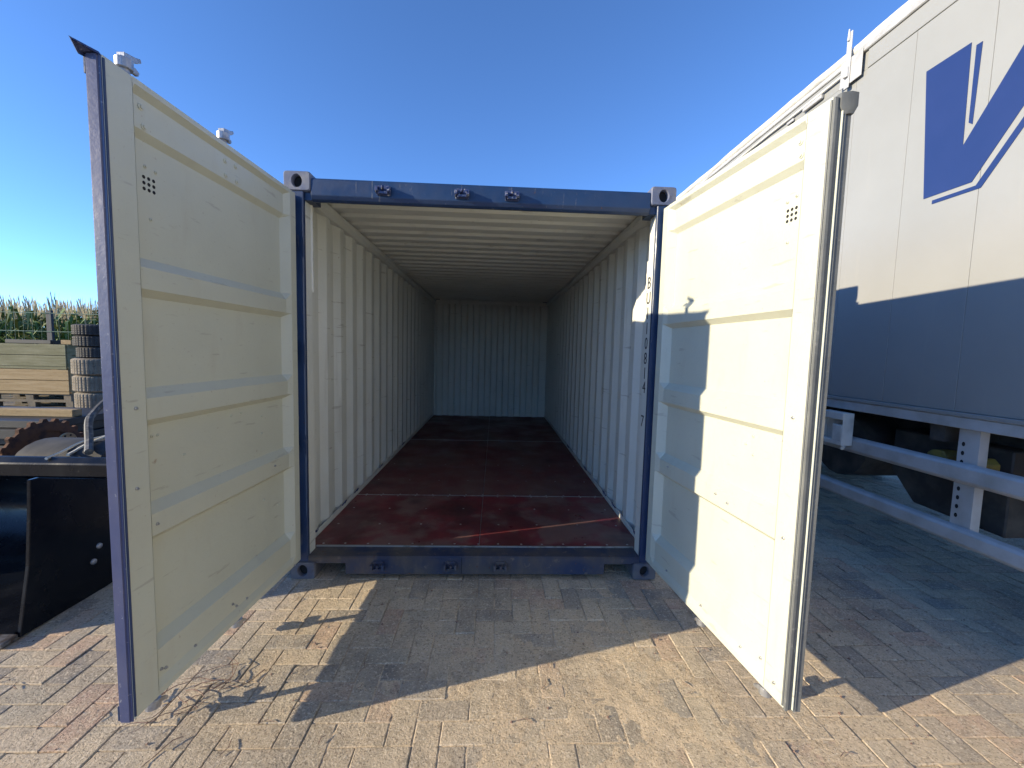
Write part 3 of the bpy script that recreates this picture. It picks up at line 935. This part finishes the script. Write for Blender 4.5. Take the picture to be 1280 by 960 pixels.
MB().lathe([(0, -.05), (.10, -.05), (.10, -.014), (.289, -.012), (.289, .012), (.10, .014), (.10, .05), (0, .05)], c0, 0, 30).build('disc', 'rust', W, smooth=35)
MB().box(-4.12, -3.9, 1.1, 1.36, .0, .05).build('foot', 'rust', W)
# hub flange
Hb = empty('wheel_hub', (-3.8, 1.22, 0))
tag(Hb, 'tan coated wheel hub flange with bolt holes catching the sun', 'wheel hub')
c1 = (-3.8, 1.22, .60)
o = MB().lathe([(.022, .0), (.085, .0), (.085, .016), (.042, .016), (.032, .045), (.022, .045)], c1, 0, 28, closed=True).build('flange', 'tan_iron', Hb, smooth=35)
for k in range(8):
    t = 2 * math.pi * (k + .5) / 8
    MB().prism(circ(c1[1] + .064 * math.cos(t), c1[2] + .064 * math.sin(t), .010, 8), 0, c1[0] + .0162, c1[0] + .0175).build('bolt_hole_shade', 'dark', o)  # flat near-black discs, shade of the openings put into colour
MB().box(-3.85, -3.802, 1.15, 1.29, .0, .575).build('stand', 'rust', Hb)
MB().tube([(-3.90, 1.22, .60), (-3.78, 1.22, .60)], .021, 10).build('shaft', 'rust', Hb, smooth=True)

o = MB().tube([(-4.9, .95, .08), (-3.3, 1.05, .30)], .07, 14)
o.tube([(-4.95, .947, .075), (-4.86, .953, .088)], .11, 14)
o.tube([(-3.38, 1.045, .29), (-3.24, 1.053, .308)], .11, 14)
tag(o.build('axle_tube', 'rust', smooth=40), 'rusty axle tube with flanged ends leaning low behind the bucket', 'axle')
o = MB().prism([(1.42, .0), (1.56, .0), (1.56, .02), (1.50, .02), (1.50, .24), (1.56, .24), (1.56, .26), (1.42, .26), (1.42, .24), (1.48, .24), (1.48, .02), (1.42, .02)], 0, -5.2, -3.1)
tag(o.build('steel_girder', 'chassis', bevel=.002), 'dark steel I-beam lying on the paving behind the bucket', 'steel beam')

# ------------------------------------------------------------------ yard behind on the left
# dark steel plates on bearers
for k, (z0, z1, xa, xb, ya, yb) in enumerate(((.36, .42, -6.8, -4.45, 1.75, 2.75), (.425, .50, -6.7, -4.5, 1.8, 2.8), (.505, .60, -6.85, -4.55, 1.7, 2.7), (.605, .68, -6.75, -4.5, 1.78, 2.75))):
    nm = ['bottom', 'third', 'second', 'top'][k]
    o = MB().box(xa, xb, ya, yb, z0, z1).build('steel_plate', 'plate', bevel=.004)
    tag(o, 'dark flat steel plate, %s one of the pile behind the bucket' % {'bottom': 'lowest', 'third': 'third from top', 'second': 'second from top', 'top': 'topmost'}[nm], 'steel plate', 'steel plates piled behind the bucket')
for k, xx in enumerate((-6.4, -4.8)):
    o = MB().box(xx, xx + .12, 1.75, 2.75, 0, .3595).build('timber_bearer', 'wood_pallet', bevel=.006)
    tag(o, 'weathered timber bearer under the %s end of the steel plates' % ('far left' if k == 0 else 'right'), 'timber', 'timbers under the steel plates')
o = MB().box(-6.6, -4.55, 2.05, 2.16, .6805, .76).build('timber_plank', 'wood_tan', bevel=.006)
tag(o, 'long pale timber lying on the topmost dark steel plate', 'timber')


def pallet(x0, y0, z0, label):
    P = empty('pallet', (x0 + .6, y0 + .5, z0))
    tag(P, label, 'pallet', 'pallets under the crates')
    for yy in (y0, y0 + .43, y0 + .86):
        MB().box(x0, x0 + 1.6, yy, yy + .1, z0, z0 + .022).build('bottom_board', 'wood_pallet', P)
        for xx in (x0, x0 + .73, x0 + 1.46):
            MB().box(xx, xx + .14, yy, yy + .1, z0 + .0225, z0 + .10).build('block', 'wood_pallet', P)
    for xx in (x0, x0 + .73, x0 + 1.46):
        MB().box(xx, xx + .14, y0, y0 + .96, z0 + .1005, z0 + .1225).build('stringer', 'wood_pallet', P)
    for k in range(7):
        MB().box(x0, x0 + 1.6, y0 + k * .143, y0 + k * .143 + .10, z0 + .123, z0 + .145).build('top_board', 'wood_pallet', P)


for k, nm in enumerate(('lowest wooden pallet under the crates on the left', 'middle wooden pallet under the crates on the left', 'upper wooden pallet directly beneath the tan crate')):
    pallet(-10.06 + (k % 2) * .03, 6.0, k * .1455, nm)


def crate(x0, y0, z0, m, label):
    P = empty('wooden_crate', (x0 + .8, y0 + .5, z0))
    tag(P, label, 'crate', 'wooden crates stacked by the tyres')
    L, Wd, Hh = 1.62, 1.0, .50
    for k in range(2):
        za = z0 + .055 + k * .225
        MB().box(x0 + .03, x0 + L - .03, y0, y0 + .024, za, za + .215).build('board', m, P, bevel=.003)
        MB().box(x0 + .03, x0 + L - .03, y0 + Wd - .024, y0 + Wd, za, za + .215).build('board', m, P, bevel=.003)
        MB().box(x0, x0 + .024, y0 + .03, y0 + Wd - .03, za, za + .215).build('board', m, P, bevel=.003)
        MB().box(x0 + L - .024, x0 + L, y0 + .03, y0 + Wd - .03, za, za + .215).build('board', m, P, bevel=.003)
    for xx in (x0 - .004, x0 + L - .056):
        for yy in (y0 + .0245, y0 + Wd - .0845):
            MB().box(xx + .02 if xx < x0 else xx, xx + .06, yy, yy + .06, z0, z0 + Hh - .004).build('corner_post', m, P, bevel=.003)
    MB().box(x0 + .08, x0 + L - .08, y0 + .03, y0 + Wd - .03, z0 + .03, z0 + .052).build('base', m, P)
    MB().box(x0 + .02, x0 + L - .02, y0 - .012, y0 + .0, z0 + .001, z0 + .05).build('foot_board', m, P)


crate(-10.06, 5.98, .437, 'wood_tan', 'tan wooden plank crate, lower of the two stacked crates')
crate(-10.09, 5.98, .941, 'wood_olive', 'olive grey wooden plank crate, upper of the two stacked crates')
o = MB().box(-8.62, -8.42, 6.02, 6.5, 1.4415, 1.53).build('timber_offcut', 'wood_tan', bevel=.005)
tag(o, 'short pale timber offcut on the olive crate corner', 'timber')
o = MB().box(-10.0, -9.1, 6.3, 6.9, 1.4415, 1.52).build('dark_sheet', 'plate', bevel=.005)
tag(o, 'dark flat sheet lying on top of the olive crate', 'sheet')


def tyre(zc, wd, r, m, dx, dy, label):
    h = wd / 2
    pr = [(.20, -h * .72), (.225, -h * .86), (r * .86, -h), (r * .95, -h * .9)]
    for k in range(5):
        a_ = -h * .78 + k * (h * 1.56) / 5
        b_ = a_ + h * 1.56 / 5
        pr += [(r, a_), (r, b_ - .008), (r - .012, b_ - .007), (r - .012, b_ - .001)] if k < 4 else [(r, a_), (r, b_)]
    pr += [(r * .95, h * .9), (r * .86, h), (.225, h * .86), (.20, h * .72)]
    n = 120
    vs, fs = [], []
    k_ = len(pr)
    for q in range(n):
        t = 2 * math.pi * q / n
        for rr, hh in pr:
            f = .007 if (q % 3 == 0 and rr > r - .001) else 0
            vs.append((dx + (rr - f) * math.cos(t), dy + (rr - f) * math.sin(t), zc + hh))
    for q in range(n):
        for i in range(k_):
            fs.append((q * k_ + i, q * k_ + (i + 1) % k_, ((q + 1) % n) * k_ + (i + 1) % k_, ((q + 1) % n) * k_ + i))
    o = MB().add(vs, fs).build('tyre', m, loc=(dx, dy, zc))
    return tag(o, label, 'tyre', 'tyres stacked by the crates')


ords = ['lowest', 'second from the bottom', 'third from the bottom', 'fourth from the bottom', 'fifth from the bottom']
for k in range(5):
    tyre(.127 + .254 * k, .252, .335 + random.uniform(-.008, .008), 'tyre_dusty', -5.93 + random.uniform(-.02, .02), 3.93 + random.uniform(-.02, .02), 'dusty brown tyre, %s in the tyre stack beside the crates' % ords[k])
for k, nm in enumerate(('third from the top', 'second from the top', 'topmost')):
    tyre(1.27 + .083 + .166 * k, .164, .32 + random.uniform(-.01, .01), 'tyre', -5.91 + random.uniform(-.02, .02), 3.95 + random.uniform(-.02, .02), 'narrow clean black tyre, %s in the tyre stack' % nm)

# wire fence
Fn = empty('wire_fence', (-12, 7.6, 0))
tag(Fn, 'green wire mesh fence with dark posts in front of the corn', 'fence')
for xx in (-22.5, -20.1, -17.7, -15.3, -12.9, -10.45, -8.0, -5.6, -3.2):
    MB().box(xx - .06, xx + .06, 7.6, 7.66, 0, 2.22).build('fence_post', 'post', Fn, bevel=.004)
for z in (.1, .5, .9, 1.3, 1.72, 2.15):
    MB().tube([(-23, 7.59, z), (-3, 7.59, z)], .008, 5).build('wire', 'fence', Fn)
b = MB()
x = -23
while x < -3:
    b.box(x - .0014, x + .0014, 7.578, 7.582, .05, 2.15)
    x += .2
b.build('mesh_wires', 'fence', Fn, recalc=False)['kind'] = 'stuff'

# corn field
rs = random.Random(3)
mbc = MB()
for row in range(11):
    yy = 9.3 + row * .75
    x = -34 + rs.uniform(0, .2)
    while x < -3:
        x += rs.uniform(.14, .24)
        y_ = yy + rs.uniform(-.12, .12)
        if row > 4 and rs.random() < .35:
            continue
        h = rs.uniform(1.95, 2.2) + row * .02
        lx, ly = rs.uniform(-.12, .12), rs.uniform(-.12, .12)
        mbc.cur = 0
        a0 = rs.uniform(0, 6)
        r_ = .014
        if row < 5:
            vs = []
            for z, q in ((0, r_), (h, r_ * .5)):
                for k in range(3):
                    t = a0 + 2.1 * k
                    vs.append((x + lx * z / h + q * math.cos(t), y_ + ly * z / h + q * math.sin(t), z))
            mbc.add(vs, [(0, 1, 4, 3), (1, 2, 5, 4), (2, 0, 3, 5)])
        for k in range(9 if row < 4 else 5):
            z = h * (.25 + .75 * (k + rs.random()) / 9) if row < 4 else h * (.5 + .5 * rs.random())
            t = a0 + k * 2.6 + rs.uniform(-.4, .4)
            L = rs.uniform(.45, .85)
            ct, st = math.cos(t), math.sin(t)
            wd = rs.uniform(.028, .05)
            rise = rs.uniform(.18, .42)
            px_, py_ = x + lx * z / h, y_ + ly * z / h
            vs = []
            for s, dz, ww in ((0, 0, .5), (.35, rise * .85, 1), (.7, rise * .75, .8), (1, rise * .75 - rs.uniform(.15, .5), .05)):
                bx, by = px_ + ct * L * s, py_ + st * L * s
                vs += [(bx - st * wd * ww, by + ct * wd * ww, z + dz), (bx + st * wd * ww, by - ct * wd * ww, z + dz - .02)]
            mbc.add(vs, [(0, 1, 3, 2), (2, 3, 5, 4), (4, 5, 7, 6)])
        mbc.cur = 1
        for k in range(6 if row < 6 else 4):
            t = rs.uniform(0, 6.28)
            sp = rs.uniform(.03, .16) if k else .01
            hh = rs.uniform(.35, .70)
            bx, by = x + lx, y_ + ly
            mbc.add([(bx - .012, by, h - .03), (bx + .012, by, h - .03), (bx + sp * math.cos(t) + .004, by + sp * math.sin(t), h + hh), (bx + sp * math.cos(t) - .010, by + sp * math.sin(t), h + hh * .9)], [(0, 1, 2, 3)])
corn = mbc.build('corn_field', ['corn', 'tassel'], recalc=False)
tag(corn, 'ripe green corn field with pale tassels behind the wire fence', 'corn', kind='stuff')

# ------------------------------------------------------------------ small litter on the paving
rs = random.Random(11)
b = MB()
for k in range(17):
    p0 = Vector((-1.14 + rs.gauss(0, .075), -.93 + rs.gauss(0, .085), .006))
    d = Vector((rs.uniform(-1, 1) + .3, rs.uniform(-1, 1) - .2, 0)).normalized()
    pts = [p0]
    for i in range(rs.randint(4, 8)):
        a_ = rs.gauss(0, .45)
        d = Vector((d.x * math.cos(a_) - d.y * math.sin(a_), d.x * math.sin(a_) + d.y * math.cos(a_), 0))
        pts.append(pts[-1] + d * .03 + Vector((0, 0, rs.uniform(-.004, .008))))
        pts[-1].z = max(.003, min(.03, pts[-1].z))
    b.tube(pts, [.0022 * (1 - .7 * i / len(pts)) for i in range(len(pts))], 5)
tag(b.build('dry_roots', 'root', loc=(-1.14, -.93, 0)), 'tangle of thin dry brown roots on the paving by the left door', 'roots')
b = MB()
for k in range(420):
    x, y = rs.uniform(-2.6, 3.2), rs.uniform(-1.45, .2)
    r_ = abs(rs.gauss(0, .003)) + .0015
    z = .0
    vs = [(x + r_ * rs.uniform(.6, 1.4) * c, y + r_ * rs.uniform(.6, 1.4) * s, z + q) for c, s, q in ((1, 0, 0), (0, 1, 0), (-1, 0, 0), (0, -1, 0), (.2, .1, r_ * .9))]
    b.add(vs, [(0, 1, 4), (1, 2, 4), (2, 3, 4), (3, 0, 4)])
for k in range(60):
    x, y, t, L = rs.uniform(-2.4, 2.8), rs.uniform(-1.45, -.1), rs.uniform(0, 6.28), rs.uniform(.02, .07)
    b.tube([(x, y, .004), (x + L * .5 * math.cos(t), y + L * .5 * math.sin(t), .007), (x + L * math.cos(t + .4), y + L * math.sin(t + .4), .004)], .0014, 4)
tag(b.build('grit_and_twigs', 'root', recalc=False), 'scattered grit, crumbs of soil and bits of twig on the paving', 'litter', kind='stuff')
